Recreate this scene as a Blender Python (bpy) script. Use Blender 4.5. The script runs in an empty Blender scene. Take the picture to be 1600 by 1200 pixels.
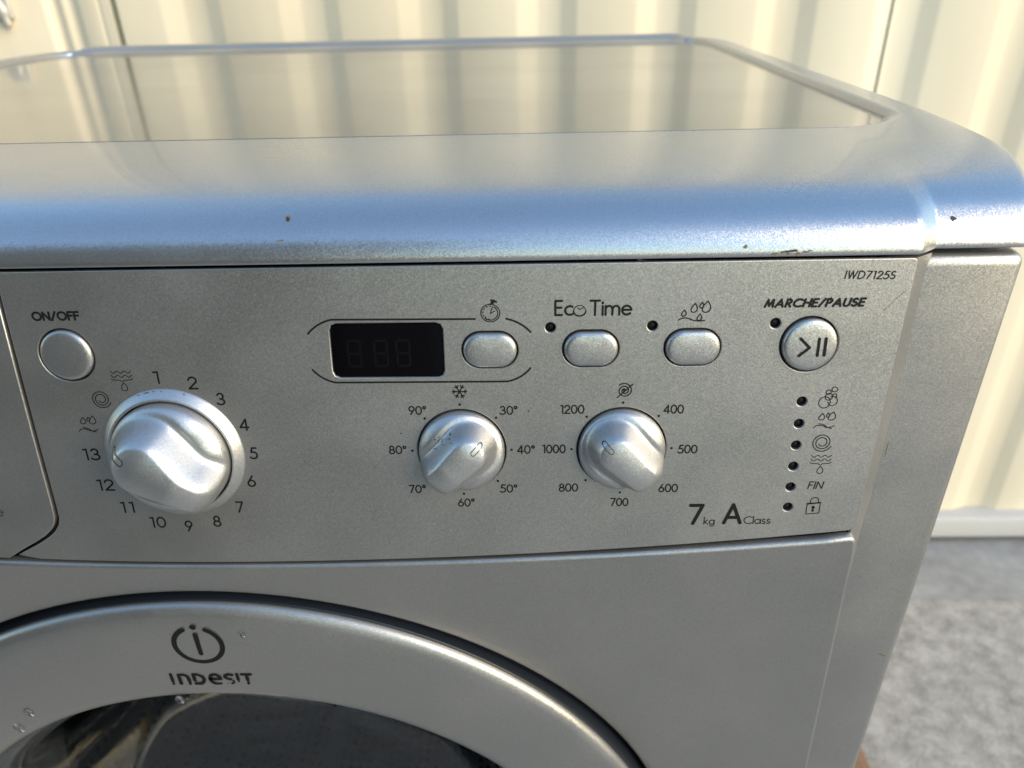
import bpy, bmesh, math, random
from mathutils import Vector, Matrix
random.seed(7)
MM = 0.001
R = math.radians
sc = bpy.context.scene

# ------------------------------------------------------------------ camera
cam = bpy.data.objects.new('camera', bpy.data.cameras.new('camera'))
sc.collection.objects.link(cam)
cam.location = (0.1338955, -0.2324555, 0.9095676)
cam.rotation_euler = (1.0594655, 0.0215925, 0.0140536)
cam.data.sensor_width = 36.0
cam.data.lens = 25.978
cam.data.clip_start = 0.01
cam.data.clip_end = 400
cam.data.dof.use_dof = True
cam.data.dof.focus_distance = 0.262
cam.data.dof.aperture_fstop = 12.0
sc.camera = cam

# ------------------------------------------------------------------ sky + sun
SUN_AZ, SUN_EL = 123.0, 25.0            # clockwise from +Y, degrees
world = bpy.data.worlds.new('World'); sc.world = world; world.use_nodes = True
nt = world.node_tree; nt.nodes.clear()
sky = nt.nodes.new('ShaderNodeTexSky'); sky.sky_type = 'NISHITA'; sky.sun_disc = False
sky.sun_elevation = R(SUN_EL); sky.sun_rotation = R(SUN_AZ)
sky.air_density = 2.0; sky.dust_density = 0.1; sky.ozone_density = 6.0
bg = nt.nodes.new('ShaderNodeBackground'); bg.inputs['Strength'].default_value = 0.15
wo = nt.nodes.new('ShaderNodeOutputWorld')
nt.links.new(sky.outputs[0], bg.inputs['Color']); nt.links.new(bg.outputs[0], wo.inputs['Surface'])
sun = bpy.data.objects.new('sun', bpy.data.lights.new('sun', 'SUN'))
sc.collection.objects.link(sun)
sun.data.energy = 1.75; sun.data.angle = R(50); sun.data.color = (1.0, 0.78, 0.50)
sd = Vector((math.sin(R(SUN_AZ))*math.cos(R(SUN_EL)), math.cos(R(SUN_AZ))*math.cos(R(SUN_EL)), math.sin(R(SUN_EL))))
sun.rotation_euler = sd.to_track_quat('Z', 'Y').to_euler()
sc.view_settings.view_transform = 'Standard'; sc.view_settings.look = 'None'
sc.view_settings.gamma = 1.0; sc.view_settings.use_curve_mapping = False
sc.view_settings.exposure = 1.3
sc.cycles.use_denoising = True

# ------------------------------------------------------------------ materials
def mat(name, col, rough=0.5, metal=0.0, **kw):
    m = bpy.data.materials.new(name); m.use_nodes = True
    b = m.node_tree.nodes['Principled BSDF']
    b.inputs['Base Color'].default_value = (*col, 1); b.inputs['Roughness'].default_value = rough
    b.inputs['Metallic'].default_value = metal
    for k, v in kw.items(): b.inputs[k.replace('_', ' ')].default_value = v
    return m
def N(m, t, **kw):
    n = m.node_tree.nodes.new(t)
    for k, v in kw.items():
        if k in n.inputs: n.inputs[k].default_value = v
        else: setattr(n, k, v)
    return n
def L(m, a, b): m.node_tree.links.new(a, b)
def flake(m, scale=3600.0, amp=0.12, colamp=0.08, rough=(0.33, 0.48), smudge=24.0):
    """metallic paint: tiny flakes tilt the normal and vary in brightness, smears vary the gloss"""
    b = m.node_tree.nodes['Principled BSDF']; col = tuple(b.inputs['Base Color'].default_value)
    tc = N(m, 'ShaderNodeTexCoord'); vo = N(m, 'ShaderNodeTexVoronoi', Scale=scale)
    L(m, tc.outputs['Object'], vo.inputs['Vector'])
    sub = N(m, 'ShaderNodeVectorMath', operation='SUBTRACT'); sub.inputs[1].default_value = (.5, .5, .5)
    L(m, vo.outputs['Color'], sub.inputs[0])
    sca = N(m, 'ShaderNodeVectorMath', operation='SCALE'); sca.inputs['Scale'].default_value = amp
    L(m, sub.outputs[0], sca.inputs[0])
    geo = N(m, 'ShaderNodeNewGeometry'); add = N(m, 'ShaderNodeVectorMath', operation='ADD')
    L(m, geo.outputs['Normal'], add.inputs[0]); L(m, sca.outputs[0], add.inputs[1])
    nor = N(m, 'ShaderNodeVectorMath', operation='NORMALIZE'); L(m, add.outputs[0], nor.inputs[0])
    L(m, nor.outputs[0], b.inputs['Normal'])
    no = N(m, 'ShaderNodeTexNoise', Scale=smudge, Detail=5.0); L(m, tc.outputs['Object'], no.inputs['Vector'])
    mr = N(m, 'ShaderNodeMapRange'); mr.inputs['From Min'].default_value = .3; mr.inputs['From Max'].default_value = .7
    mr.inputs['To Min'].default_value = rough[0]; mr.inputs['To Max'].default_value = rough[1]
    L(m, no.outputs['Fac'], mr.inputs['Value']); L(m, mr.outputs[0], b.inputs['Roughness'])
    sep = N(m, 'ShaderNodeSeparateColor'); L(m, vo.outputs['Color'], sep.inputs[0])
    mc = N(m, 'ShaderNodeMapRange'); mc.inputs['To Min'].default_value = 1-colamp; mc.inputs['To Max'].default_value = 1+colamp
    L(m, sep.outputs[2], mc.inputs['Value'])
    vc = N(m, 'ShaderNodeVectorMath', operation='SCALE'); vc.inputs[0].default_value = col[:3]
    L(m, mc.outputs[0], vc.inputs['Scale']); L(m, vc.outputs[0], b.inputs['Base Color'])
    return m
M = {}
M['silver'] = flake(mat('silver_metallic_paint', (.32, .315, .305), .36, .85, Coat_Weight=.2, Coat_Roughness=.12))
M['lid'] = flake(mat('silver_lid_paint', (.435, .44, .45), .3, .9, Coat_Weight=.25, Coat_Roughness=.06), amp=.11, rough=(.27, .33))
M['worktop'] = flake(mat('silver_worktop_laminate', (.195, .195, .195), .2, .8, Coat_Weight=.5, Coat_Roughness=.03), amp=.05, rough=(.16, .24), smudge=9)
M['knob'] = flake(mat('silver_knob_paint', (.47, .47, .47), .4, .9, Coat_Weight=.15, Coat_Roughness=.2), amp=.10, rough=(.36, .42))
M['button'] = flake(mat('silver_button_paint', (.42, .415, .41), .33, .9), amp=.12, rough=(.32, .40))
M['ink'] = mat('black_ink', (.006, .006, .006), .6, 0, Specular_IOR_Level=.2)
M['black'] = mat('black_plastic', (.008, .008, .009), .55)
M['display'] = mat('display_glass', (.002, .002, .003), .08, 0, Specular_IOR_Level=.12)
M['segment'] = mat('unlit_segment', (.0026, .0026, .0031), .3, 0, Specular_IOR_Level=.15)
M['led'] = mat('led_lens', (.004, .004, .004), .6, 0, Specular_IOR_Level=.2)
M['darkrim'] = mat('charcoal_plastic', (.012, .015, .020), .3)
M['glass'] = mat('door_glass', (.40, .43, .46), .0, 0, Transmission_Weight=1.0, IOR=1.5)
M['gasket'] = mat('grey_rubber', (.16, .16, .155), .5)
M['chip'] = mat('bare_chip', (.02, .018, .012), .7)
M['dirt'] = mat('lime_dirt', (.15, .115, .055), .8)
M['water'] = mat('water', (.8, .8, .8), .12, 0, Transmission_Weight=1.0, IOR=1.33)
M['smear'] = mat('dull_scuff', (.30, .30, .29), .6, .4)
M['steel'] = mat('brushed_bolt_steel', (.55, .53, .48), .5, .35)

def fence_mat():
    m = mat('cream_sheet_paint', (.74, .66, .46), .38, Coat_Weight=.2, Coat_Roughness=.2)
    b = m.node_tree.nodes['Principled BSDF']; tc = N(m, 'ShaderNodeTexCoord')
    mp = N(m, 'ShaderNodeMapping'); mp.inputs['Scale'].default_value = (9, 9, 1.5); L(m, tc.outputs['Object'], mp.inputs[0])
    no = N(m, 'ShaderNodeTexNoise', Scale=1.0, Detail=6.0); L(m, mp.outputs[0], no.inputs['Vector'])
    cr = N(m, 'ShaderNodeValToRGB'); cr.color_ramp.elements[0].position = .3; cr.color_ramp.elements[1].position = .75
    cr.color_ramp.elements[0].color = (.65, .575, .43, 1); cr.color_ramp.elements[1].color = (.77, .70, .54, 1)
    L(m, no.outputs['Fac'], cr.inputs[0]); L(m, cr.outputs[0], b.inputs['Base Color'])
    return m
M['fence'] = fence_mat()
M['ledge'] = mat('galvanised_flashing', (.46, .455, .44), .75)
def concrete(name, c0, c1, scale):
    m = mat(name, c0, .85); b = m.node_tree.nodes['Principled BSDF']; tc = N(m, 'ShaderNodeTexCoord')
    n1 = N(m, 'ShaderNodeTexNoise', Scale=scale, Detail=8.0, Roughness=.7); n2 = N(m, 'ShaderNodeTexNoise', Scale=scale*9, Detail=4.0)
    L(m, tc.outputs['Object'], n1.inputs['Vector']); L(m, tc.outputs['Object'], n2.inputs['Vector'])
    mx = N(m, 'ShaderNodeMath', operation='MULTIPLY_ADD'); mx.inputs[1].default_value = .55
    L(m, n2.outputs['Fac'], mx.inputs[0]); L(m, n1.outputs['Fac'], mx.inputs[2])
    cr = N(m, 'ShaderNodeValToRGB'); cr.color_ramp.elements[0].position = .60; cr.color_ramp.elements[1].position = .94
    cr.color_ramp.elements[0].color = (*c0, 1); cr.color_ramp.elements[1].color = (*c1, 1)
    L(m, mx.outputs[0], cr.inputs[0]); L(m, cr.outputs[0], b.inputs['Base Color'])
    bp = N(m, 'ShaderNodeBump', Strength=.5, Distance=.004); L(m, mx.outputs[0], bp.inputs['Height']); L(m, bp.outputs[0], b.inputs['Normal'])
    return m
M['concrete'] = concrete('weathered_concrete', (.20, .19, .172), (.42, .402, .37), 34)
M['strip'] = concrete('smooth_shaded_concrete', (.22, .22, .215), (.32, .32, .315), 5)
def wood():
    m = mat('weathered_wood', (.2, .11, .06), .7); b = m.node_tree.nodes['Principled BSDF']; tc = N(m, 'ShaderNodeTexCoord')
    mp = N(m, 'ShaderNodeMapping'); mp.inputs['Scale'].default_value = (60, 4, 60); L(m, tc.outputs['Object'], mp.inputs[0])
    no = N(m, 'ShaderNodeTexNoise', Scale=1.0, Detail=5.0); L(m, mp.outputs[0], no.inputs['Vector'])
    cr = N(m, 'ShaderNodeValToRGB'); cr.color_ramp.elements[0].color = (.10, .05, .025, 1); cr.color_ramp.elements[1].color = (.32, .19, .11, 1)
    L(m, no.outputs['Fac'], cr.inputs[0]); L(m, cr.outputs[0], b.inputs['Base Color']); return m
M['wood'] = wood()
def drum_mat():
    m = mat('perforated_steel', (.35, .36, .38), .3, 1.0); b = m.node_tree.nodes['Principled BSDF']; tc = N(m, 'ShaderNodeTexCoord')
    vo = N(m, 'ShaderNodeTexVoronoi', Scale=110.0, Randomness=0.15); L(m, tc.outputs['Object'], vo.inputs['Vector'])
    cr = N(m, 'ShaderNodeValToRGB'); cr.color_ramp.elements[0].position = .30; cr.color_ramp.elements[1].position = .36
    cr.color_ramp.elements[0].color = (.01, .01, .012, 1); cr.color_ramp.elements[1].color = (.38, .39, .42, 1)
    L(m, vo.outputs['Distance'], cr.inputs[0]); L(m, cr.outputs[0], b.inputs['Base Color']); return m
M['drum'] = drum_mat()

# ------------------------------------------------------------------ helpers (all lengths in mm)
def link(name, verts, faces, m, parent=None, smooth=False, angle=None):
    me = bpy.data.meshes.new(name)
    me.from_pydata([(x*MM, y*MM, z*MM) for x, y, z in verts], [], faces); me.validate(); me.update()
    bm = bmesh.new(); bm.from_mesh(me); bmesh.ops.recalc_face_normals(bm, faces=bm.faces); bm.to_mesh(me); bm.free()
    return finish(name, me, m, parent, smooth, angle)
def finish(name, me, m, parent, smooth=False, angle=None):
    me.materials.clear(); me.materials.append(m)
    if smooth or angle:
        for p in me.polygons: p.use_smooth = True
        if angle: me.set_sharp_from_angle(angle=R(angle))
    o = bpy.data.objects.new(name, me); sc.collection.objects.link(o)
    if parent: o.parent = parent
    return o
def tag(o, label=None, cat=None, group=None, kind=None):
    for k, v in (('label', label), ('category', cat), ('group', group), ('kind', kind)):
        if v: o[k] = v
    return o
def empty(name):
    o = bpy.data.objects.new(name, None); sc.collection.objects.link(o); o.empty_display_size = .05; return o

TILT, PY = 0.1385, -9.0                       # the control panel leans back by 8 degrees
ct, st = math.cos(TILT), math.sin(TILT)
def pan(u, v, w=0.0): return (u, PY + v*st - w*ct, 800 + v*ct + w*st)
LF = 0.06
def low(a, b, w=0.0):                          # lower front, leaning the other way; b is height in mm
    n = math.hypot(1, LF); return (a, -21.6 + (718-b)*LF - w/n, b - w*LF/n)

def plate(name, loops, m, parent, mapping, thick=1.5, bev=.3, res=1):
    """flat plate with real holes; front face at w=0, edges rounded"""
    cu = bpy.data.curves.new(name, 'CURVE'); cu.dimensions = '2D'; cu.fill_mode = 'BOTH'
    for lp in loops:
        s = cu.splines.new('POLY'); s.points.add(len(lp)-1); s.use_cyclic_u = True
        for p, (a, b) in zip(s.points, lp): p.co = (a, b, 0, 1)
    cu.extrude = max(thick/2-bev, .01); cu.bevel_depth = bev; cu.bevel_resolution = res; cu.offset = -bev
    o = bpy.data.objects.new(name, cu); sc.collection.objects.link(o)
    dg = bpy.context.evaluated_depsgraph_get()
    me = bpy.data.meshes.new_from_object(o.evaluated_get(dg)); bpy.data.objects.remove(o); bpy.data.curves.remove(cu)
    for v in me.vertices:
        x, y, z = v.co; p = mapping(x, y, z - thick/2); v.co = (p[0]*MM, p[1]*MM, p[2]*MM)
    me.name = name
    bm = bmesh.new(); bm.from_mesh(me); bmesh.ops.remove_doubles(bm, verts=bm.verts, dist=1e-7)
    bmesh.ops.recalc_face_normals(bm, faces=bm.faces); bm.to_mesh(me); bm.free()
    return finish(name, me, m, parent, False)
def circle(cx, cy, r, n=64, ry=None):
    ry = r if ry is None else ry
    return [(cx+r*math.cos(2*math.pi*i/n), cy+ry*math.sin(2*math.pi*i/n)) for i in range(n)]
def rrect(x0, y0, x1, y1, r, n=10):
    rs = r if isinstance(r, (tuple, list)) else (r,)*4; out = []
    for (cx, cy, a0), q in zip(((x1, y1, 0), (x0, y1, 90), (x0, y0, 180), (x1, y0, 270)), rs):
        sx = -1 if cx == x1 else 1; sy = -1 if cy == y1 else 1
        for i in range(n+1):
            a = R(a0 + 90*i/n); out.append((cx+sx*q+q*math.cos(a), cy+sy*q+q*math.sin(a)))
    return out
def revolve(name, prof, m, parent, frame, n=96, smooth=True, angle=40, close=False):
    """profile of (r, w) turned about the axis of frame(a, b, w)"""
    vs, fs, k = [], [], len(prof)
    for i in range(n):
        c, s = math.cos(2*math.pi*i/n), math.sin(2*math.pi*i/n)
        for r, w in prof: vs.append(frame(r*c, r*s, w))
    for i in range(n):
        j = (i+1) % n
        for q in range(k-1): fs.append((i*k+q, j*k+q, j*k+q+1, i*k+q+1))
        if close: fs.append((i*k+k-1, j*k+k-1, j*k, i*k))
    return link(name, vs, fs, m, parent, smooth, angle)

# ------------------------------------------------------------------ setting
def sheet(name, x0, x1, y0, y1, z, m):
    o = link(name, [(x0, y0, z), (x1, y0, z), (x1, y1, z), (x0, y1, z)], [(0, 1, 2, 3)], m); o['kind'] = 'structure'; return o
sheet('concrete_ground', -60000, 60000, -60000, 60000, 0, M['concrete'])
sheet('smooth_shaded_strip', -6000, 6000, 655, 2000, .6, M['strip'])  # smoother concrete whose colour also carries the shade along the fence foot

fence = tag(empty('corrugated_fence'), 'tall cream painted corrugated metal fence behind the washing machine', 'fence')
FY = 815.0
def corrugated(x0, x1, phase, pitch=151.0, depth=10.0):
    pts, k = [], math.floor((x0-phase)/pitch)-1
    while True:
        b = phase + k*pitch
        for dx, dy in ((-66, 0), (-40, depth), (-10, depth), (10, 0)):
            if x0 < b+dx < x1: pts.append((b+dx, dy))
        if b > x1: break
        k += 1
    def at(x):
        t = (x-phase+66) % pitch
        if t < 26: return depth*t/26
        if t < 56: return depth
        if t < 76: return depth*(1-(t-56)/20)
        return 0
    return [(x0, at(x0))] + pts + [(x1, at(x1))]
def soften(pts, d=3.0):
    out = [pts[0]]
    for a, b, c in zip(pts, pts[1:], pts[2:]):
        for q, e in ((a, 1), (c, -1)):
            v = (q[0]-b[0], q[1]-b[1]); l = math.hypot(*v) or 1; s = min(d, l*.4)/l
            out.append((b[0]+v[0]*s, b[1]+v[1]*s))
    return out + [pts[-1]]
def fence_sheet(pts, z0, z1, dy=0.0):
    pts = soften(pts); vs, fs = [], []; t = 1.2; k = len(pts)
    for z in (z0, z1):
        for x, y in pts: vs.append((x, FY+y+dy, z))
        for x, y in pts: vs.append((x, FY+y+dy+t, z))
    for i in range(k-1):
        fs += [(i, i+1, 2*k+i+1, 2*k+i), (k+i+1, k+i, 3*k+i, 3*k+i+1), (i+1, i, k+i, k+i+1), (2*k+i, 2*k+i+1, 3*k+i+1, 3*k+i)]
    fs += [(0, 2*k, 3*k, k), (k-1, 2*k-1, 4*k-1, 3*k-1)]
    return link('sheet', vs, fs, M['fence'], fence, True, 50)
FZ0, FZ1 = 57, 1440
fence_sheet(corrugated(-384, 606, -111.6), FZ0, FZ1)
fence_sheet(corrugated(600, 8200, -111.6), FZ0, FZ1, -4.0)
fence_sheet([(-8200, 0), (-478, 0), (-470, 9), (-462, 9), (-455, 3), (-448, 9), (-440, 9), (-432, 0), (-408, 0), (-406.5, 1.2), (-405, 0), (-391, 0)], FZ0, FZ1, -2.0)
def box(name, x0, x1, y0, y1, z0, z1, m, parent, bev=2.0, seg=3):
    me = bpy.data.meshes.new(name); bm = bmesh.new(); bmesh.ops.create_cube(bm, size=1)
    for v in bm.verts:
        v.co = ((x0+x1)/2*MM+v.co.x*(x1-x0)*MM, (y0+y1)/2*MM+v.co.y*(y1-y0)*MM, (z0+z1)/2*MM+v.co.z*(z1-z0)*MM)
    bmesh.ops.bevel(bm, geom=list(bm.edges), offset=bev*MM, segments=seg, affect='EDGES', profile=.5)
    bm.to_mesh(me); bm.free(); return finish(name, me, m, parent, True, 35)
box('base_flashing', -8200, 8200, 786, 850, 14, 58, M['ledge'], fence, 6)
box('base_rail', -8190, 8190, 800, 848, 4.5, 13.5, M['black'], fence, 1)
box('backing_rail', -420, -350, 840, 850, 60, 1436, M['fence'], fence, 1)
box('cap_rail', -8200, 8200, 800, 852, 1441, 1470, M['fence'], fence, 5)
def bolt():
    vs, fs = [], []; n, m_ = 20, 14
    for i in range(m_+1):                                     # a knuckled drop handle
        t = i/m_; ang = math.pi*t
        for j in range(n):
            a = 2*math.pi*j/n
            r = 8.0*math.sin(ang)**.55*(1+.18*math.cos(4*ang))*(0.72+.28*t)
            x = r*math.cos(a) + 6*t; y = r*math.sin(a)*.8; z = 23 - 44*t
            vs.append((-530+x, FY-10+y, 878+z))
    for i in range(m_):
        for j in range(n):
            k = (j+1) % n; fs.append((i*n+j, i*n+k, (i+1)*n+k, (i+1)*n+j))
    return link('drop_handle', vs, fs, M['steel'], fence, True)
bolt()
box('handle_plate', -540, -516, 804, 812.6, 868, 906, M['steel'], fence, 2)
blocker = tag(empty('added_dark_blocker'), 'added unseen dark blocker behind the camera, reflected in panel and lid', 'blocker')  # added out of view to darken the reflections in panel and lid
M['blocker_dark'] = mat('blocker_dark_grey', (.045, .045, .045), .8)
for i in range(12): box('blocker_plank', -3400+i*260, -3400+i*260+256, -1440, -1416, 20, 2050, M['blocker_dark'], blocker, 4, 1)
box('blocker_wall', -3400, -284, -3000, -1441, 10, 2040, M['blocker_dark'], blocker, 5, 1)
box('blocker_roof', -3550, -150, -3150, -1380, 2052, 2110, M['blocker_dark'], blocker, 8, 1)
tag(box('wooden_board', 440, 560, 60, 388, .4, 20.4, M['wood'], None, 2), 'brown weathered wooden board lying on the concrete beside the machine', 'board')

# ------------------------------------------------------------------ washing machine
wm = tag(empty('washing_machine'), 'silver front loading washing machine with dials, buttons and round door', 'washing machine')
for sgn in (1, -1):
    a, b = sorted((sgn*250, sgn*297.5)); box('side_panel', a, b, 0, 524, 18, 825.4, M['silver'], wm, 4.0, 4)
box('back_panel', -249, 249, 500, 520, 18, 824, M['black'], wm, 2)
box('base_panel', -249, 249, 4, 499, 18, 60, M['black'], wm, 2)
for x in (-255, 255):
    for y in (45, 480): revolve('foot', [(0.1, 18.5), (18, 18.5), (20, 14), (20, .3), (0.1, .3)], M['black'], wm, lambda a, b, w, x=x, y=y: (x+a, y+b, w), 24)

# --- lid: swept front-to-back profile, rounded ends, raised rim round an inset worktop
def bez(P0, P1, P2, P3, n):
    o = []
    for i in range(n+1):
        t = i/n; c = ((1-t)**3, 3*(1-t)**2*t, 3*(1-t)*t*t, t**3)
        o.append(tuple(sum(k*p[q] for k, p in zip(c, (P0, P1, P2, P3))) for q in (0, 1)))
    return o
def sm(a, b, x):
    t = min(1, max(0, (x-a)/(b-a))); return t*t*(3-2*t)
FOLD = 85.0
prof = [(527, 827), (527, 846), (526.8, 849.5), (526, 852.2), (524.4, 854.2), (522, 855.2), (519, 855.4), (516.5, 855.0), (514.2, 854.0), (512, 852.6), (509.8, 851.2), (507, 850.3), (503, 850.0), (498, 849.9)]
prof += [(y, 850) for y in (495, 492, 487, 478, 467, 440, 400, 340, 283, 240, 200, 170, 150, 135, 122, 114, 109, 106, 104, 102, 99, 96, 93, 90, 88, 86.6, 85.6)]
nose = bez((FOLD, 850), (FOLD-68, 847.6), (-2.0, 845.0), (-5.2, 828.4), 40)
N0 = len(prof)
prof += nose + [(-5.0, 827.6), (-4.2, 827.2), (0, 827.1), (14, 827.1)]
def sd_slab(x, y, hx=289.2, y0=85.8, y1=497.0, r=22):
    if y > 300: r = 52
    cy, hy = (y0+y1)/2, (y1-y0)/2; qx, qy = abs(x)-hx+r, abs(y-cy)-hy+r
    return math.hypot(max(qx, 0), max(qy, 0)) + min(max(qx, qy), 0) - r
HW, RR = 309.5, 5.0
def half(y): return HW if y < 459 else HW - 68 + math.sqrt(max(1, 4624-(y-459)**2))
xs = [0, 60, 120, 170, 205, 230, 245, 254, 257.5, 259, 260, 261.5, 263, 264.5, 265.5, 266.3, 267.2, 269, 272, 276, 280, 283, 285.5, 287.5, 288.6, 289.1, 289.5, 290, 290.5, 291.2, 292, 293, 295, 298, 301]
cols = [(x, 0.0) for x in xs] + [(HW-RR, R(a)) for a in (0, 15, 30, 45, 60, 75, 90)]
nrm = []
for i in range(len(prof)):
    a, b = prof[max(0, i-1)], prof[min(len(prof)-1, i+1)]
    dy, dz = b[0]-a[0], b[1]-a[1]; l = math.hypot(dy, dz); nrm.append((dz/l, -dy/l))
def lid_point(x, ph, i):
    y, z = prof[i]; ny, nz = nrm[i]; ax = abs(x); sg = 1 if x >= 0 else -1
    g = sm(849.3, 837, z) if y < 80 else 0
    yy = y + 5.3*min(1, max(0, (ax-259.4)/6.9))*g; z2 = z
    if i >= N0:                                      # front roll: ends stand a little higher than the middle
        z2 += 2.4*sm(262, 300, ax)*sm(4, 60, y)
    elif z > 849.7 and y < 497:
        x0 = 262 + 27.4*sm(85, 108, y)               # rim rises along the sides
        z2 += (2.4+.6*sm(85, 110, y)) * sm(x0, 300-7*sm(85, 108, y), ax)
        z2 -= 3.0*sm(-1.2, -3.5, sd_slab(ax, y))
        z2 -= 4.0*math.exp(-((ax-289.7)/.6)**2)*sm(103, 107, y)
    elif y < 512: z2 = max(z, 850 + 3.0*sm(286, 293, ax))
    o = RR*(1-math.cos(ph)); X = ax + RR*math.sin(ph)
    yy -= ny*-1*0 ; yy += -ny*o; z2 += -nz*o
    if X > 266.3: X = 266.3 + (X-266.3)*(298.8 + 10.7*sm(-10, 50, y) - 266.3)/(HW-266.3)
    X *= half(y)/HW
    return (sg*X, yy, z2)
vs, fs, k = [], [], len(prof)
full = [(-x, p) for x, p in reversed(cols)] + cols[1:]
for x, p in full:
    for i in range(k): vs.append(lid_point(x if x else 1e-6, p, i))
for c in range(len(full)-1):
    for i in range(k-1): fs.append((c*k+i, (c+1)*k+i, (c+1)*k+i+1, c*k+i+1))
fs.append(tuple(range(k))); fs.append(tuple((len(full)-1)*k+i for i in range(k)))
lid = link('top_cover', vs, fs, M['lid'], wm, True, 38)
plate('worktop', [rrect(-289.2, 85.8, 289.2, 497.0, (52, 52, 22, 22))], M['worktop'], lid, lambda a, b, w: (a, b, 850.15+w), 3.0, .1)

# --- control panel
def smile(u):
    if u < -70: return 716.1 + 9.0*(-70-u)/183
    return 713.2 + 12.1*((u-20)/(233 if u > 20 else 184))**2
def pv(z): return (z-800)/ct
TOPV = 26.75
def right_edge(v): return 253.6 + 5.4*(v+73)/99.75
back = [(-41.2, TOPV), (-41.9, -8), (-42.3, -34), (-42.5, -60)]
corner = [(-42.7, -66.5), (-43.6, -69.6), (-45.6, -72.4), (-48.6, -75.0), (-53.3, -78.0), (-58.5, -80.7), (-62.5, -82.7)]
bottom = [(u, pv(smile(u)+1.0)) for u in [-62+ (right_edge(-73)-2.5+62)*i/40 for i in range(41)]]
br = right_edge(-72)
outline = back + corner + bottom[1:-1] + [(br-2.0, pv(smile(br)+.9)), (br-.6, pv(smile(br)+1.6)), (br+.05, pv(smile(br)+3.2))] + [(right_edge(v), v) for v in (-50, -25, 0, 15, 24)] + [(right_edge(TOPV)-.4, TOPV-.5), (right_edge(TOPV)-1.2, TOPV)]
KA, KB, KC = (109.75, -39.93), (166.46, -39.93), (6.3, -40.2)
BV = -2.35
OV = [(120.9, BV), (154.9, BV), (188.95, BV)]
OW, OH = 19.2, 13.2
DISP = [(69.6, 7.6), (103.0, 7.45), (104.6, 6.8), (105.3, 5.2), (105.2, -9.6), (104.5, -11.3), (102.9, -11.95), (69.2, -11.85), (67.4, -11.1), (66.75, -9.4), (67.1, 5.2), (67.8, 7.0)]
LEDS = [(141.3, 5.2), (175.2, 5.3), (215.75, 5.6)] + [(227.86, -22.63-8.35*i) for i in range(6)]
holes = [circle(-24.1, BV, 9.6), circle(227.65, -1.85, 9.75), circle(*KA, 15.85, 96), circle(*KB, 15.85, 96), circle(*KC, 21.6, 96), DISP]
holes += [rrect(x-OW/2, y-OH/2, x+OW/2, y+OH/2, OH/2-.05, 14) for x, y in OV]
holes += [circle(*p, 1.72, 28) for p in LEDS]
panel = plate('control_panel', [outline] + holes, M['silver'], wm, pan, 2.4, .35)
plate('panel_backing', [[(-252, 24), (-252, -70), (-60, -80), (20, -84), (120, -82), (248, -70), (252, 24)]], M['black'], wm, lambda a, b, w: pan(a, b, w-3.4), 1.0, .1)
# bevelled cheeks between panel and cabinet
def cheek(sgn, parent, name, pts):
    vs, fs = [], []
    for p, q in pts: vs += [(sgn*p[0], p[1], p[2]), (sgn*q[0], q[1], q[2])]
    for i in range(len(pts)-1): fs.append((2*i, 2*i+1, 2*i+3, 2*i+2))
    return link(name, vs, fs, M['silver'], parent, True)
for sgn in (1, -1):
    pts = []
    for i in range(13):
        v = TOPV-.4 - (TOPV-.4+77.6)*i/12
        a = pan(right_edge(v)-.9, v, -.9); q = pan(0, v, 0)
        pts.append((a, (265.9+1.8*i/12, .6, q[2])))
    cheek(sgn, panel if sgn > 0 else wm, 'panel_cheek', pts)
# detergent drawer front on the far side of the gap
dr = [(-256, TOPV), (-252, -66)] + [(u, pv(smile(u)+1.0)) for u in (-250, -160, -100, -70, -66)]
dr += [(-63.6, -82.5), (-59.6, -80.1), (-54.4, -77.2), (-49.6, -74.2), (-46.7, -71.6), (-44.9, -69.0), (-44.0, -66.2), (-43.75, -60), (-43.5, -34), (-43.1, -8), (-42.4, TOPV)]
drawer = plate('detergent_drawer', [list(reversed(dr))], M['silver'], wm, lambda a, b, w: pan(a, b, w+.25), 2.4, .4)

# --- lower front with the door recess
DC = 494.0
lo_out = [(-250, 60), (250, 60)]
def low_edge(z): return 254.3+(722-z)*.0694
lo_out = [(-264, 90), (266, 90), (266.5, 480)] + [(low_edge(z), z) for z in (560, 600, 640, 680, 705)]
e = 253.6
lo_out += [(low_edge(715), 716.5), (e+.4, smile(e)-2.8), (e-.5, smile(e)-1.3), (e-2, smile(e)-.6)]
lo_out += [(u, smile(u)-.9) for u in [251-(251+250)*i/60 for i in range(1, 61)]]
lower = plate('lower_front', [lo_out, circle(0, DC, 203.8, 180)], M['silver'], wm, low, 5.0, 1.6, 4)
pts = []
for z in (725.5, 716, 710.5, 705, 680, 640, 600, 560, 500, 300, 92):
    x = low_edge(z) if z > 545 else 266.4
    pts.append((low(x-(2.5 if z > 710 else 1.2), z, -3.0 if z > 710 else -1.6), (267.2 + (.4 if z < 600 else 0), .6, z)))
cheek(1, lower, 'front_cheek', pts)
def door(a, b, w): return (a, -w, 478 + 16*min(1, max(0, (math.hypot(a, b)-164)/36)) + b)
revolve('door_recess', [(206.5, 13.5), (204.2, 10), (203.8, -28), (185, -30)], M['darkrim'], wm, door, 160)
ring = revolve('door_ring', [(199.2, 20.5), (200.9, 21.3), (201.5, 22.6), (201.0, 24.1), (199.7, 25.4), (197.3, 26.2), (193.5, 26.6), (188, 26.9), (180, 27.0), (170, 26.7), (167.2, 26.1), (165.4, 24.6), (164.4, 22), (163.6, 14), (163.4, 4)], M['silver'], wm, door, 200, True, 60)
revolve('door_rim', [(199.9, 21.4), (200.9, 20.6), (201.0, 18), (200.7, -27)], M['darkrim'], ring, door, 160)
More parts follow.
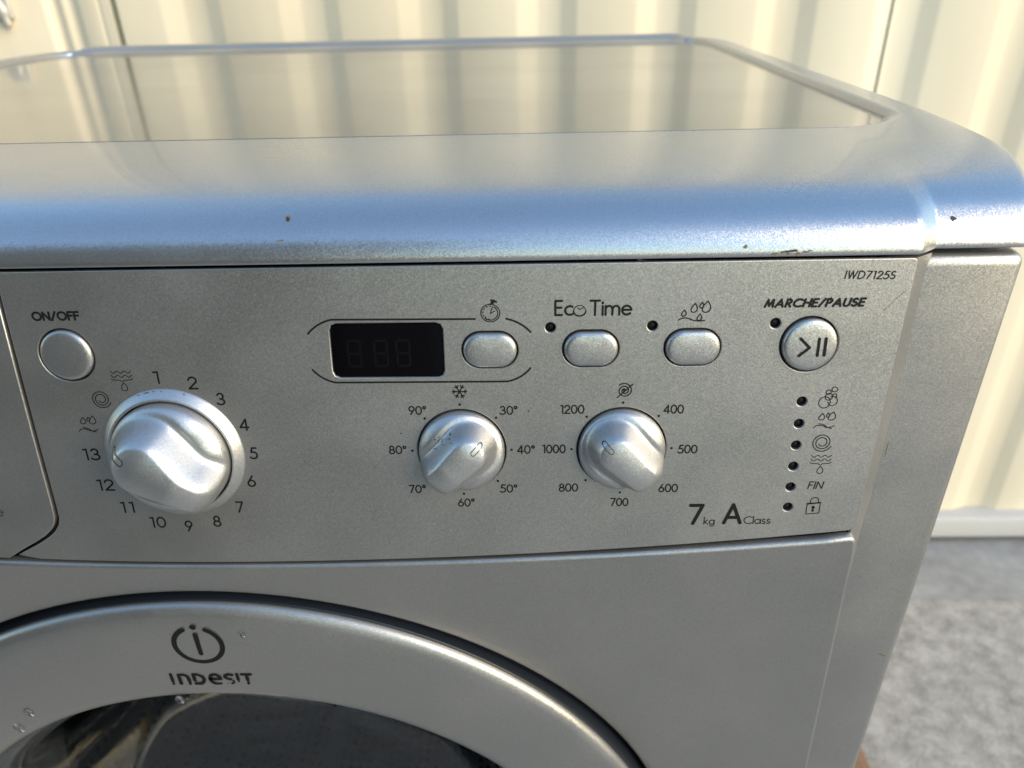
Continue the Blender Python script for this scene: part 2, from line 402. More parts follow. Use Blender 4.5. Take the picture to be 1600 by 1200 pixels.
glass = revolve('door_glass', [(163.9, 16), (160, 15), (155, 11), (149, 2), (138, -22), (124, -52), (104, -76), (70, -90), (1, -95), (1, -99), (72, -94), (107, -80), (128, -55), (142, -24), (153, 0), (158, 8), (163.9, 11)], M['glass'], ring, door, 128, True, 60, True)
revolve('door_gasket', [(163, 2), (176, -20), (172, -34), (160, -40), (154, -46), (158, -56), (170, -60), (190, -64), (210, -50)], M['gasket'], wm, door, 128, True, 60)
revolve('wash_drum', [(172, -66), (225, -68), (232, -80), (232, -330), (220, -345), (60, -350), (1, -350)], M['drum'], wm, door, 128, True, 50)

# --- printing: a stroke alphabet
def arc(cx, cy, rx, ry, a0, a1, n=18):
    return [(cx+rx*math.cos(R(a0+(a1-a0)*i/n)), cy+ry*math.sin(R(a0+(a1-a0)*i/n))) for i in range(n+1)]
G = {
 '0': (.56, [arc(.28, .5, .28, .5, 90, 450, 32)]),
 '1': (.24, [[(0, .96), (.20, .96)], [(.20, 1), (.20, 0)]]),
 '2': (.54, [arc(.26, .72, .25, .28, 172, -32, 16)+[(.01, .02)], [(0, .0), (.54, .0)]]),
 '3': (.52, [arc(.24, .745, .21, .255, 158, -90, 16), arc(.22, .255, .28, .255, 90, -150, 18)]),
 '4': (.58, [[(.43, 0), (.43, 1)], [(.43, 1), (0, .25)], [(0, .25), (.58, .25)]]),
 '5': (.5, [[(.47, 1), (.15, 1)], [(.15, 1), (.06, .58)], [(.06, .58)]+arc(.2, .31, .29, .31, 105, -145, 20)]),
 '6': (.54, [[(.38, 1), (.06, .43)], arc(.27, .29, .26, .29, 90, 450, 28)]),
 '7': (.5, [[(0, 1), (.5, 1)], [(.5, 1), (.14, 0)]]),
 '8': (.52, [arc(.26, .75, .2, .25, 90, 450, 24), arc(.26, .26, .26, .26, 90, 450, 24)]),
 '9': (.54, [[(.16, 0), (.48, .57)], arc(.27, .71, .26, .29, 90, 450, 28)]),
 'o_': (.26, [arc(.14, .84, .13, .15, 90, 450, 16)]),
 '/': (.42, [[(0, -.04), (.42, 1.04)]]),
 'O': (.84, [arc(.42, .5, .42, .5, 90, 450, 36)]),
 'N': (.62, [[(0, 0), (0, 1)], [(0, 1), (.62, 0)], [(.62, 0), (.62, 1)]]),
 'F': (.4, [[(0, 0), (0, 1)], [(0, 1), (.42, 1)], [(0, .53), (.38, .53)]]),
 'E': (.42, [[(0, 0), (0, 1)], [(0, 1), (.42, 1)], [(0, .52), (.38, .52)], [(0, 0), (.42, 0)]]),
 'T': (.56, [[(0, 1), (.56, 1)], [(.28, 1), (.28, 0)]]),
 'M': (.78, [[(0, 0), (.12, 1)], [(.12, 1), (.39, .12)], [(.39, .12), (.66, 1)], [(.66, 1), (.78, 0)]]),
 'A': (.72, [[(0, 0), (.36, 1)], [(.36, 1), (.72, 0)], [(.13, .3), (.59, .3)]]),
 'R': (.48, [[(0, 0), (0, 1)], [(0, 1), (.2, 1)]+arc(.2, .74, .24, .26, 90, -90, 12)+[(0, .48)], [(.16, .48), (.48, 0)]]),
 'P': (.44, [[(0, 0), (0, 1)], [(0, 1), (.2, 1)]+arc(.2, .73, .24, .27, 90, -90, 12)+[(0, .46)]]),
 'C': (.74, [arc(.48, .5, .48, .5, 52, 308, 28)]),
 'H': (.6, [[(0, 0), (0, 1)], [(.6, 0), (.6, 1)], [(0, .52), (.6, .52)]]),
 'U': (.56, [[(0, 1), (0, .3)]+arc(.28, .29, .28, .29, 180, 360, 14)+[(.56, 1)]]),
 'S': (.46, [arc(.23, .75, .2, .25, 40, 255, 16)+arc(.22, .26, .23, .26, 80, -150, 18)]),
 'I': (.02, [[(.01, 0), (.01, 1)]]),
 'W': (.96, [[(0, 1), (.25, 0)], [(.25, 0), (.48, 1)], [(.48, 1), (.71, 0)], [(.71, 0), (.96, 1)]]),
 'D': (.66, [[(0, 0), (0, 1)], [(0, 1), (.2, 1)]+arc(.2, .5, .46, .5, 90, -90, 20)+[(0, 0)]]),
 'c': (.4, [arc(.29, .31, .29, .31, 55, 305, 20)]),
 'i': (.04, [[(.02, 0), (.02, .62)], arc(.02, .84, .012, .012, 0, 360, 8)]),
 'm': (.84, [[(0, 0), (0, .62)], [(0, .36)]+arc(.21, .4, .2, .22, 165, 0, 12)+[(.41, 0)], [(.42, .36)]+arc(.63, .4, .2, .22, 165, 0, 12)+[(.83, 0)]]),
 'e': (.56, [[(.02, .33), (.56, .33)], arc(.28, .31, .28, .31, 4, 318, 24)]),
 'k': (.42, [[(0, 0), (0, 1.05)], [(.36, .62), (.02, .27)], [(.1, .33), (.42, 0)]]),
 'g': (.56, [arc(.27, .31, .27, .31, 0, 360, 24), [(.55, .62), (.55, 0)]+arc(.29, -.02, .26, .3, 0, -155, 14)]),
 'l': (.02, [[(.01, 0), (.01, 1.05)]]),
 'a': (.56, [arc(.27, .31, .27, .31, 0, 360, 24), [(.55, .62), (.55, 0)]]),
 's': (.32, [arc(.16, .46, .13, .16, 40, 255, 12)+arc(.15, .155, .15, .155, 80, -150, 12)]),
}
def ribbon(vs, fs, pts, wd, mapping, lift, square=False):
    h = wd/2
    if len(pts) < 2: return
    closed = math.dist(pts[0], pts[-1]) < 1e-6 and len(pts) > 3
    if closed: pts = pts[:-1]
    n = len(pts); L_, R_ = [], []
    for i, p in enumerate(pts):
        a = pts[i-1] if (i or closed) else None; b = pts[(i+1) % n] if (i < n-1 or closed) else None
        d1 = (p[0]-a[0], p[1]-a[1]) if a else None; d2 = (b[0]-p[0], b[1]-p[1]) if b else None
        def un(d): l = math.hypot(*d) or 1; return (d[0]/l, d[1]/l)
        d1 = un(d1) if d1 else un(d2); d2 = un(d2) if d2 else d1
        t = un((d1[0]+d2[0], d1[1]+d2[1])); cosx = max(.4, t[0]*d1[0]+t[1]*d1[1])
        nx, ny = -t[1]*h/cosx, t[0]*h/cosx
        L_.append((p[0]+nx, p[1]+ny)); R_.append((p[0]-nx, p[1]-ny))
    b0 = len(vs)
    for l, r in zip(L_, R_): vs.append(mapping(l[0], l[1], lift)); vs.append(mapping(r[0], r[1], lift))
    for i in range(n if closed else n-1):
        j = (i+1) % n; fs.append((b0+2*i, b0+2*i+1, b0+2*j+1, b0+2*j))
    if not closed and not square:
        for p, q in ((pts[0], pts[1]), (pts[-1], pts[-2])):
            a0 = math.atan2(p[1]-q[1], p[0]-q[0]); b1 = len(vs)
            ring_ = [(p[0]+h*math.cos(a0+math.pi*(i/8-.5)), p[1]+h*math.sin(a0+math.pi*(i/8-.5))) for i in range(9)]
            for c in ring_: vs.append(mapping(c[0], c[1], lift))
            fs.append(tuple(range(b1, b1+9)))
def strokes(name, lines, wd, mapping=pan, parent=None, lift=.06, m=None, square=False):
    vs, fs = [], []; bold = 1.18 if wd < .7 else 1.05
    for i, ln in enumerate(lines):
        w = wd
        if isinstance(ln, tuple): ln, w = ln
        ribbon(vs, fs, ln, w*bold, mapping, lift+.003*i, square)
    me_ = link(name, vs, fs, m or M['ink'], parent or panel)
    return me_
def layout(txt, gap=.16, shear=0.0):
    x, out = 0, []
    for chs in txt:
        if chs == ' ': x += .35; continue
        w, st_ = G[chs]
        out += [[(x+a+b*shear, b) for a, b in s] for s in st_]; x += w+gap
    return out, x-gap
def text(name, chars, u0, v0, w, h, wt, gap=.16, shear=0.0, mapping=pan, parent=None, square=False, v1=None):
    """fit a line of lettering to a measured box: left end, baseline, width, cap height"""
    ln, W = layout(chars, gap, shear); W += abs(shear)
    s = (w-wt)/max(W, .02); k = (h-wt); sl = ((v1-v0)/w) if v1 is not None else 0
    ln = [[(u0+wt/2+a*s, v0+wt/2+b*k+sl*a*s) for a, b in q] for q in ln]
    return strokes(name, ln, wt, mapping, parent, square=square)
text('printed_word', 'ON/OFF', -32.7, 9.95, 16.3, 3.35, .72, .22)
for t, u, v, w in [('1', 4.2, -13.2, 2.2), ('2', 15.8, -15.4, 3.5), ('3', 24.8, -21.5, 3.1), ('4', 31.3, -31.4, 3.5), ('5', 33.4, -42.7, 2.9), ('6', 30.7, -54, 3.2), ('7', 24.9, -64.8, 2.9), ('8', 15.35, -70.8, 3.0), ('9', 4.4, -72.8, 3.0), ('10', -8.5, -71.05, 6.0), ('11', -18.2, -64.5, 5.2), ('12', -24.9, -55.05, 6.3), ('13', -27.2, -42.5, 6.2)]:
    text('printed_number', list(t), u, v, w, 4.75, .56, .34 if t == '11' else .22)
for t, u, v, w in [('90', 91.7, -26, 6.2), ('30', 123.6, -26.35, 6.2), ('40', 129.4, -41.6, 6.3), ('80', 83.6, -41.25, 6.3), ('70', 89.7, -57.2, 6.15), ('60', 107.3, -63, 6.2), ('50', 123, -57.3, 6.2)]:
    text('printed_number', list(t)+['o_'], u, v, w, 3.4, .43, .17)
for t, u, v, w in [('1200', 144.7, -26.25, 8.4), ('400', 180.5, -26.6, 7.05), ('500', 186.45, -42.1, 6.9), ('600', 180.35, -57.7, 7.05), ('700', 163.1, -63.35, 6.65), ('800', 144.3, -57.15, 7.0), ('1000', 138.4, -41.5, 8.3)]:
    text('printed_number', list(t), u, v, w, 3.42, .43, .17)
text('printed_word', 'MARCHE/PAUSE', 211.2, 10.9, 33.3, 3.15, .72, .27, .2)
text('printed_word', 'IWD7125S', 236.1, 20.25, 16.6, 2.8, .36, .24, .14, v1=19.85)
text('printed_word', 'FIN', 233.9, -56.9, 5.8, 3.1, .36, .22, .16)
text('printed_word', 'Ec', 142.6, 9.2, 6.0, 5.45, .64, .2)
text('printed_word', ['T', 'i', 'm', 'e'], 154.2, 9.05, 14.1, 5.5, .64, .16)
text('printed_number', '7', 191.9, -71.55, 5.7, 8.9, 1.3)
text('printed_word', 'kg', 197.7, -71.45, 4.1, 3.1, .32, .18)
text('printed_word', 'A', 204.45, -71.45, 7.25, 8.95, 1.3)
text('printed_word', 'Class', 212.3, -71.35, 9.95, 3.25, .33, .14)
text('printed_letter', 'e', -65.6, -65.35, 2.85, 4.1, .28, parent=drawer, mapping=lambda a, b, w: pan(a, b, w+.25))
# dots round the two small dials
for c in (KA, KB):
    for i in range(8):
        a = i*math.pi/4; u, v = c[0]+17.7*math.sin(a), c[1]+17.7*math.cos(a)
        link('printed_dot', [pan(x, y, .06) for x, y in circle(u, v, .47, 14)], [tuple(range(14))], M['ink'], panel)
# frame lines round display
def qarc(p0, p1, bulge, n=14):
    o = []
    mx, my = (p0[0]+p1[0])/2, (p0[1]+p1[1])/2; dx, dy = p1[0]-p0[0], p1[1]-p0[1]
    cx, cy = mx-dy*bulge, my+dx*bulge
    for i in range(n+1):
        t = i/n; o.append(((1-t)**2*p0[0]+2*t*(1-t)*cx+t*t*p1[0], (1-t)**2*p0[1]+2*t*(1-t)*cy+t*t*p1[1]))
    return o
strokes('printed_frame_line', [qarc((59.8, 4.2), (68.1, 9.0), .16)+[(116.2, 8.55)]], .55)
strokes('printed_frame_line', [qarc((126.6, 8.5), (134.7, 3.75), .16)], .55)
strokes('printed_frame_line', [qarc((59.8, -8.65), (67.3, -13.5), -.18)+qarc((126.6, -13.85), (134.55, -9.0), -.18)], .55)
# pictograms
def drop(x, y, w, h, lean=.25, n=22):
    o = []
    for i in range(n+1):
        a = 2*math.pi*i/n; r = math.sin(a/2)
        px_ = w/2*math.sin(a)*r*1.25; py_ = h/2*math.cos(a)
        o.append((x+px_+lean*(py_/h+.5)*w*.8-lean*w*.3, y+py_))
    return o
def wave(x0, x1, y, amp, per, n=40, ph=0):
    return [(x0+(x1-x0)*i/n, y+amp*math.sin(ph+2*math.pi*per*i/n)) for i in range(n+1)]
def spiral(cx, cy, r0, r1, turns, a0, n=70, sx=1.0):
    return [(cx+sx*(r0+(r1-r0)*i/n)*math.cos(R(a0)+2*math.pi*turns*i/n), cy+(r0+(r1-r0)*i/n)*math.sin(R(a0)+2*math.pi*turns*i/n)) for i in range(n+1)]
def sym_drain(cx, cy, s, wt):
    strokes('printed_symbol', [wave(cx-3.5*s, cx+3.5*s, cy+3.2*s, .42*s, 2.8, ph=2.2), wave(cx-3.6*s, cx+3.6*s, cy+1.7*s, .42*s, 2.8, ph=2.2),
        [(cx-3.7*s, cy+.75*s), (cx-3.2*s, cy+.35*s), (cx-.9*s, cy+.25*s), (cx-.15*s, cy-.25*s)], [(cx+.2*s, cy-.25*s), (cx+.6*s, cy+.2*s), (cx+3.1*s, cy+.35*s), (cx+3.7*s, cy+.75*s)],
        drop(cx+.2*s, cy-2.25*s, 2.2*s, 2.9*s, .05)], wt)
def sym_spin(cx, cy, s, wt): strokes('printed_symbol', [spiral(cx-.2*s, cy+.2*s, 1.25*s, 3.7*s, 2.35, -150, sx=1.0)], wt)
def sym_rinse(cx, cy, s, wt):
    strokes('printed_symbol', [drop(cx-1.3*s, cy+1.5*s, 2.0*s, 2.5*s), drop(cx+2.2*s, cy+1.75*s, 2.5*s, 3.1*s), drop(cx+.75*s, cy+2.1*s, 1.1*s, 1.6*s),
        [(cx-3.6*s, cy-2.6*s)]+qarc((cx-2.9*s, cy-1.9*s), (cx+.6*s, cy-2.5*s), .22)+qarc((cx+.6*s, cy-2.5*s), (cx+3.5*s, cy-1.9*s), -.2),
        qarc((cx-1.8*s, cy-1.2*s), (cx+.4*s, cy-1.9*s), .15)+qarc((cx+.4*s, cy-2.1*s), (cx+2.6*s, cy-3.0*s), -.12)], wt)
sym_drain(-6.8, -11.9, 1.0, .26); sym_spin(-15.6, -18.8, .92, .30); sym_rinse(-22.9, -28.3, .98, .28)
sym_drain(237.3, -46.9, 1.0, .24); sym_spin(237.0, -38.5, .98, .30); sym_rinse(236.7, -29.9, 1.0, .28)
strokes('printed_symbol', [arc(235.6, -23.0, 1.95, 2.1, 0, 360, 24), arc(238.3, -22.5, 1.6, 1.75, 190, 480, 20), arc(236.8, -20.9, 1.25, 1.25, 0, 360, 18), arc(238.7, -20.6, .75, .75, -60, 200, 12), arc(236.5, -19.2, .85, .85, 0, 360, 16), arc(238.5, -18.2, 1.0, .9, 0, 360, 16)], .28)
strokes('printed_symbol', [[(234.7, -63.2), (239.4, -62.7), (239.35, -66.9), (234.65, -67.3), (234.7, -63.2)], ([(234.6, -62.95), (239.5, -62.55)], .42), [(235.8, -63), (235.8, -61.8)]+arc(237.2, -61.8, 1.4, 1.4, 180, 0, 12)+[(238.6, -62.7)], (arc(237.05, -64.5, .28, .3, 0, 360, 10), .55), ([(237.05, -64.7), (237.0, -66.0)], .55), ([(236.6, -66.0), (237.4, -66.0)], .3)], .28)
strokes('printed_symbol', [drop(185.3, 9.55, 1.55, 2.1), drop(188.6, 11.3, 2.1, 3.0), drop(192.6, 11.65, 2.8, 3.8), drop(191.0, 12.2, 1.3, 1.9), drop(190.5, 8.1, 1.55, 2.2),
    qarc((183.6, 7.2), (187.6, 7.4), .32)+qarc((187.6, 7.4), (192.3, 7.0), -.16)], .34)
strokes('printed_symbol', [([(109.9+2.55*math.cos(a), -17.4+2.6*math.sin(a)), (109.9-2.55*math.cos(a), -17.4-2.6*math.sin(a))], .36) for a in (0, math.pi/3, 2*math.pi/3)] +
    [([(109.9+1.5*math.cos(k*math.pi/3), -17.4+1.5*math.sin(k*math.pi/3)), (109.9+1.5*math.cos(k*math.pi/3)+.95*math.cos(k*math.pi/3+e), -17.4+1.5*math.sin(k*math.pi/3)+.95*math.sin(k*math.pi/3+e))], .30) for k in range(6) for e in (.8, -.8)], .34)
strokes('printed_symbol', [spiral(166.75, -17.7, .5, 2.7, 2.2, 60), [(164.4, -20.3), (169.5, -15.4)], arc(166.75, -17.7, .3, .3, 0, 360, 10)], .36)
wc = (121.4, 10.5)
strokes('printed_symbol', [arc(*wc, 3.15, 3.0, 0, 360, 40), arc(*wc, 2.5, 2.4, 62, -125, 26), ([(wc[0]+.6, wc[1]+3.3), (wc[0]+1.25, wc[1]+4.1)], .9), ([(wc[0]+.35, wc[1]+4.4), (wc[0]+2.1, wc[1]+3.8)], .55), [(wc[0]+.75, wc[1]+2.1), (wc[0], wc[1]-.1), (wc[0]+1.5, wc[1]+.7)], [(wc[0]-1.6, wc[1]-1.3), (wc[0]-1.4, wc[1]-2.2), (wc[0]-.4, wc[1]-2.0)]] +
    [[(wc[0]+2.5*math.cos(R(a)), wc[1]+2.4*math.sin(R(a))), (wc[0]+2.5*math.cos(R(a+9)), wc[1]+2.4*math.sin(R(a+9)))] for a in (85, 112, 140, 168, 196, 222)], .30)
strokes('printed_symbol', [arc(150.95, 10.95, 1.95, 1.75, 0, 360, 30), arc(150.95, 10.65, 2.1, 1.65, 170, 370, 20), [(150.4, 11.9), (150.9, 11.3), (152.1, 11.9)]], .26)

# --- knobs: turned dome with a raised finger bar
def knob(name, c, rad, Hbar, hf, hd, ang, base, bw, tip, mark, dent=0.0, specks=0):
    nr, na = 46, 144; vs, fs = [], []
    dx, dy = math.sin(R(ang)), math.cos(R(ang))          # pointer direction
    def height(x, y):
        r = math.hypot(x, y)/rad; t = (x*dx+y*dy)/rad; q = (x*dy-y*dx)/rad
        tt = min(tip, max(-1.3, t)); d = math.hypot(t-tt, q)
        wd = bw[1]-bw[0]*sm(.35, -.55, t)                       # the grip narrows behind its round head
        fl = hf + (hd-hf)*(1-r*r) - .055*rad*math.exp(-((d-wd-.02)/.10)**2) - dent*math.exp(-((q-.70)**2/.03+(t+.25)**2/.12))
        top = Hbar*(1-.44*d*d-.10*max(0, t)**2-.13*sm(.3, 1.0, -t))
        k = 1-sm(wd-.30, wd+.02, d); h = fl + max(0, top-fl)*k
        e = max(0, (r-.70)/.30); return base + h*(1-.5*(1-math.sqrt(max(0, 1-e*e))))
    for i in range(nr+1):
        f = (i/nr)**.85
        for j in range(na):
            a = 2*math.pi*j/na; x, y = rad*f*math.sin(a), rad*f*math.cos(a)
            vs.append(pan(c[0]+x, c[1]+y, height(x, y)))
    for i in range(nr):
        for j in range(na):
            q = (j+1) % na; fs.append((i*na+j, i*na+q, (i+1)*na+q, (i+1)*na+j))
    b = len(vs)
    for j in range(na):
        a = 2*math.pi*j/na; vs.append(pan(c[0]+rad*math.sin(a), c[1]+rad*math.cos(a), -3.0))
    for j in range(na):
        q = (j+1) % na; fs.append((nr*na+j, nr*na+q, b+q, b+j))
    o = link(name, vs, fs, M['knob'], wm, True, 62)
    # engraved pointer line, a narrow bead following the surface
    ln = rad*.30; cx, cy = dx*rad*mark, dy*rad*mark; pv_, pf = [], []
    loop = [(x*.5, y) for x, y in rrect(-rad*.055, -ln/2, rad*.055, ln/2, rad*.05, 4)]
    for x, y in loop:
        X, Y = cx + x*dy*2 + y*dx, cy - x*dx*2 + y*dy; pv_.append((X, Y))
    v2, f2 = [], []
    pts = []
    for a, b in zip(pv_, pv_[1:]+pv_[:1]):
        m_ = max(1, int(math.dist(a, b)/.3)); pts += [(a[0]+(b[0]-a[0])*i/m_, a[1]+(b[1]-a[1])*i/m_) for i in range(m_)]
    pts.append(pts[0])
    def mp(a, b, w): return pan(c[0]+a, c[1]+b, height(a, b)+w)
    ribbon(v2, f2, pts, rad*.016, mp, .16)
    link('pointer_mark', v2, f2, M['chip'], o)
    if specks:
        rnd = random.Random(3); v3, f3 = [], []
        for i in range(specks):
            a, b = rnd.gauss(-5.6, 2.1), rnd.gauss(7.6, 1.5)
            a, b = a + .35*(b-7.6), b + .35*(a+5.6)
            if math.hypot(a, b) > rad*.93: continue
            r_ = .07+.15*rnd.random()**2; n_ = 7; k0 = len(v3)
            for j in range(n_):
                g_ = 2*math.pi*j/n_; rr_ = r_*(.6+.6*rnd.random()); v3.append(mp(a+rr_*1.4*math.cos(g_), b+rr_*math.sin(g_), .12))
            f3.append(tuple(range(k0, k0+n_)))
        tag(link('wear_specks', v3, f3, M['chip'], o), kind='stuff')
    return o
knob('temperature_knob', KA, 15.25, 13.5, 4.2, 8.0, 46, -.4, (.06, .64), .26, .56, 0.0, 42)
knob('spin_knob', KB, 15.25, 13.5, 4.2, 8.0, -45, -.4, (.06, .64), .26, .56)
knob('programme_knob', KC, 20.9, 19.6, 6.8, 11.4, -53, 1.4, (.20, .70), .22, .62, 1.0)
def kcf(a, b, w): return pan(KC[0]+a, KC[1]+b, w)
revolve('dial_ring', [(25.2, -.6), (25.2, .15), (24.9, .5), (22.6, 3.0), (22.1, 3.25), (21.7, 3.1), (21.5, 2.6), (21.5, -2.6)], M['knob'], wm, kcf, 128, True, 50)
# --- buttons
def button(name, loop_fn, cx, cy, top, m=None):
    """loop_fn(inset) gives the outline; rounded shoulder, faintly domed face"""
    rows = [(0, -3.0), (0, top-1.5), (.12, top-.9), (.42, top-.45), (.95, top-.15), (1.7, top)]
    vs, fs = [], []; n = None
    for ins, w in rows:
        lp = loop_fn(ins); n = len(lp)
        vs += [pan(a, b, w) for a, b in lp]
    for f, w in ((.7, top+.12), (.4, top+.22), (.12, top+.26)):
        lp = loop_fn(1.7); vs += [pan(cx+(a-cx)*f, cy+(b-cy)*f, w) for a, b in lp]
    k = len(rows)+3
    for i in range(k-1):
        for j in range(n):
            q = (j+1) % n; fs.append((i*n+j, i*n+q, (i+1)*n+q, (i+1)*n+j))
    fs.append(tuple((k-1)*n+j for j in range(n)))
    return link(name, vs, fs, m or M['button'], wm, True, 70)
for (x, y), nm in zip(OV, ('delay_button', 'eco_button', 'rinse_button')):
    button(nm, lambda ins, x=x, y=y: rrect(x-OW/2+.55+ins, y-OH/2+.55+ins, x+OW/2-.55-ins, y+OH/2-.55-ins, OH/2-.6-ins, 14), x, y, 1.7)
button('power_button', lambda ins: circle(-24.1, BV, 9.0-ins, 64), -24.1, BV, 1.0)
start = button('start_button', lambda ins: circle(227.65, -1.85, 9.1-ins, 64), 227.65, -1.85, 1.7)
strokes('printed_symbol', [[(224.0, .75), (227.2, -2.4)], [(227.2, -2.4), (224.05, -5.2)], [(230.1, .65), (230.1, -5.2)], [(232.35, .7), (232.35, -5.1)]], .95, parent=start, lift=2.02)
# --- display and lamps
disp = plate('display_window', [[(u+(.1 if u > 86 else -.1), v+(.1 if v > -2 else -.1)) for u, v in DISP]], M['display'], wm, lambda a, b, w: pan(a, b, w-.9), 1.4, .1)
def seg8(x, y, w, h):
    s = .06*h
    return [[(x+s, y+h), (x+w-s, y+h)], [(x+s, y+h/2), (x+w-s, y+h/2)], [(x+s, y), (x+w-s, y)], [(x, y+s), (x, y+h/2-s)], [(x, y+h/2+s), (x, y+h-s)], [(x+w, y+s), (x+w, y+h/2-s)], [(x+w, y+h/2+s), (x+w, y+h-s)]]
for x in (72.5, 81.6, 89.2):
    strokes('digit_segments', seg8(x, -8.0, 4.3, 9.2), .75, lambda a, b, w: pan(a, b, w-.9), disp, .03, M['segment'])
for p in LEDS:
    revolve('indicator_lamp', [(0.01, .25), (.7, .12), (1.3, -.2), (1.6, -.8), (1.6, -2.6)], M['led'], wm, lambda a, b, w, p=p: pan(p[0]+a, p[1]+b, w-1.2), 24, True)
# --- door emblem (worn)
def df(a, b, w): return (a, -26.75-w, b)
LZ = 675.8
strokes('logo_ring', [arc(0, LZ, 9.6, 9.6, 62, -242, 60)], 2.0, df, ring, .25)
strokes('logo_stem', [[(0, LZ+5.9), (0, LZ-4.9)]], 1.9, df, ring, .25)
link('logo_dot', [df(a, b, .25) for a, b in circle(0, LZ+10.0, 1.3, 20)], [tuple(range(20))], M['ink'], ring)
lb, lh = 652.6, 6.1
def LT(x, pts): return [(x+a, lb+b*lh) for a, b in pts]
letters = [[(LT(-15.6, [(0, 1), (0, .28)]), 1.35), (LT(-15.6, [(0, .08), (0, .02)]), 1.1)],
 [LT(-12.4, [(0, .06), (0, .94)]), LT(-12.4, [(0, .94), (2.2, .94), (3.4, .8), (3.8, .55), (3.8, .30)]), (LT(-12.4, [(3.8, .18), (3.8, .02)]), 1.2)],
 [LT(-6.2, [(0, .98), (0, .38)]), LT(-6.2, [(0, .96), (1.7, .96)]), LT(-6.2, [(2.6, .86), (3.6, .74), (4.0, .5), (3.6, .26)]), LT(-6.2, [(.1, .06), (2.4, .06), (3.2, .16)])],
 [LT(.4, [(0.2, .52), (4.2, .52), (4.1, .74), (3.2, .92), (2.0, .97), (.7, .88), (0, .6), (.1, .36), (.8, .16), (1.8, .06)]), (LT(.4, [(2.4, .03), (4.0, .05)]), 1.1)],
 [LT(6.6, [(3.3, .92), (1.9, .97), (.5, .88), (.2, .68), (1.0, .55), (2.2, .48)]), (LT(6.6, [(3.1, .36), (3.5, .26)]), .7), (LT(6.6, [(2.4, .05), (3.3, .12)]), .9), (LT(6.6, [(.6, .05), (.7, .05)]), .5)],
 [(LT(12.0, [(0, 1), (0, .45)]), 1.35), (LT(12.0, [(.1, .3), (.1, .24)]), .7)],
 [LT(14.0, [(0, .96), (3.6, .96)]), LT(14.0, [(1.9, .96), (1.9, .40)]), (LT(14.0, [(1.9, .16), (1.9, .04)]), 1.2)]]
for l in letters: strokes('logo_letter', l, 1.5, df, ring, .25)

# ------------------------------------------------------------------ droplets on the door
def droplet(x, z, r, label, sy=1.3):
    vs, fs = [], []; n = 18
    for i in range(6):
        a = math.pi/2*i/5; rr = r*math.cos(a); h = r*.2*math.sin(a)
        for j in range(n):
            t = 2*math.pi*j/n; vs.append((x+max(rr, .01)*math.cos(t), -26.85-h, z+max(rr, .01)*sy*math.sin(t)))
    for i in range(5):
        for j in range(n):
            q = (j+1) % n; fs.append((i*n+j, i*n+q, (i+1)*n+q, (i+1)*n+j))
    fs.append(tuple(range(n)))
    return tag(link('water_droplet', vs, fs, M['water'], None, True), label, 'droplet', 'water droplets on the door ring')
for x, z, r, label in ((-83.4, 634.6, 2.3, 'clear water droplet on the silver door ring, upper of the close pair'), (-91.4, 624.2, 2.5, 'clear water droplet on the silver door ring, lower of the close pair'),
                       (18.6, 681.5, 1.5, 'tiny clear water droplet on the door ring beside the circular emblem'), (-15.6, 642.5, 2.0, 'clear water droplet on the door ring under the emblem lettering')): droplet(x, z, r, label)

# ------------------------------------------------------------------ wear: chips, scuffs and grime
def chip(name, p, n, rx, ry, parent, m='chip', rot=0.0, seed=1, lift=.12, pts=9):
    rnd = random.Random(seed); n = Vector(n).normalized(); p = Vector(p) + n*lift
    a = n.cross(Vector((0, 0, 1)) if abs(n.z) < .95 else Vector((0, 1, 0))).normalized(); b = n.cross(a)
    a, b = a*math.cos(rot)+b*math.sin(rot), b*math.cos(rot)-a*math.sin(rot)
    vs = []
    for i in range(pts):
        t = 2*math.pi*i/pts; k = .65+.5*rnd.random(); vs.append(tuple(p + a*(rx*k*math.cos(t)) + b*(ry*k*math.sin(t))))
    return link(name, vs, [tuple(range(pts))], M[m], parent)
chip('paint_chip', (55.9, 3.45, 840.28), (0, -.49, .87), .85, 1.5, lid, 'dirt', .2, 2)
chip('paint_chip', (55.9, 3.2, 840.1), (0, -.49, .87), .5, 1.1, lid, 'chip', .2, 5, .16)
chip('paint_chip', (271.67, 3.74, 836.23), (.07, -.85, .53), 1.15, 1.25, lid, 'chip', .4, 3)
chip('paint_chip', (203.5, -4.6, 830.77), (0, -.96, .27), .9, .6, lid, 'dirt', .5, 4)
chip('paint_chip', (54.2, -2.7, 834.8), (0, -.85, .53), 1.4, .25, lid, 'dirt', .1, 6)
chip('paint_chip', (267.4, 1.05, 831.2), (.02, -.94, .33), .5, .7, lid, 'chip', 0, 7)
chip('paint_chip', (267.6, 1.6, 832.7), (.05, -.92, .39), .35, .35, lid, 'chip', 0, 8)
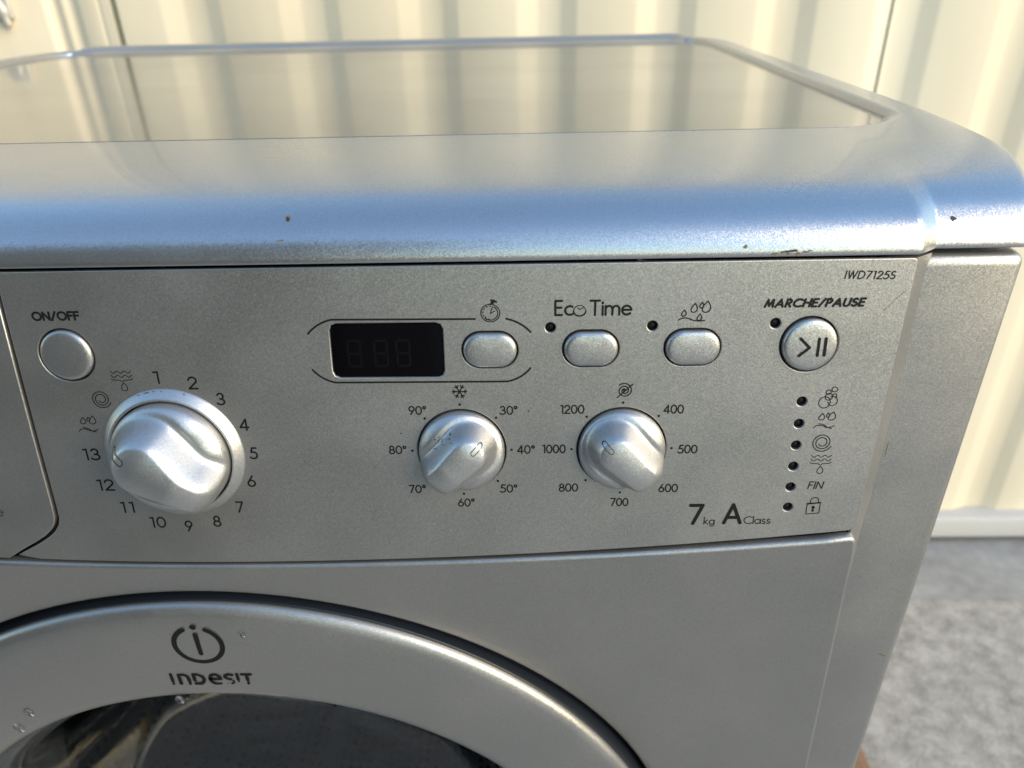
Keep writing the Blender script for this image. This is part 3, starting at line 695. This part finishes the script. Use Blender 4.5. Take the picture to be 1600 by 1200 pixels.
for i, (x, w, h) in enumerate(((213.0, 1.3, .35), (215.6, 1.0, .6), (218.4, 2.6, .55), (220.3, .7, .8), (222.6, 1.2, .45), (224.0, .8, .3), (217.2, .5, 1.0))):
    chip('scuff_mark', (x, -5.28, 828.6+.9*(i % 3)*.5), (0, -.985, .17), w*.9, h*.7, lid, 'chip' if i == 2 else 'dirt', .1, 20+i, .18)
chip('paint_chip', pan(133.7, -24.95), (0, -ct, st), .5, .22, panel, 'chip', 1.1, 11)
chip('paint_chip', pan(88.55, -33.0), (0, -ct, st), .45, .25, panel, 'chip', .3, 12)
strokes('scratch_line', [[(250.4, 9.4), (253.2, 12.6), (256.6, 16.2)]], .07, parent=panel)
strokes('scratch_line', [[(-33.0, -30.2), (-28.4, -30.0), (-24.6, -31.6), (-22.8, -33.4)]], .06, parent=panel, m=M['smear'])
rnd = random.Random(5)
for i in range(7):                                            # worn black specks on the top of the dial ring
    a = R(rnd.uniform(70, 112)); chip('wear_speck', kcf(24.55*math.cos(a), 24.55*math.sin(a), .9), Vector((0, -.6, .8)), rnd.uniform(.2, .8), .14, wm, 'chip', 0, 40+i, .2, 7)
vs, fs = [], []
for i in range(46):                                           # yellowish grime caught on the ledge under the panel
    u = rnd.uniform(150, 252)**1.0; y = rnd.uniform(-20.6, -18.6); w, h = rnd.uniform(.8, 3.2), rnd.uniform(.15, .55); k0 = len(vs)
    u = 252-(252-u)*rnd.random()
    for j in range(8):
        t = 2*math.pi*j/8; k = .6+.6*rnd.random()
        x_ = min(252.6, u+w*k*math.cos(t)); y_ = y+h*k*math.sin(t); vs.append((x_, y_, smile(x_)-.78-max(0, -19.9-y_)**2*.35))
    fs.append(tuple(range(k0, k0+8)))
tag(link('seam_grime', vs, fs, M['dirt'], lower), kind='stuff')
chip('rust_mark', (268.2, 0, 749), (0, -1, 0), .22, 4.0, wm, 'dirt', 0, 31)
chip('rust_mark', (291.0, 0, 637.3), (0, -1, 0), 2.2, .35, wm, 'dirt', -.4, 32)
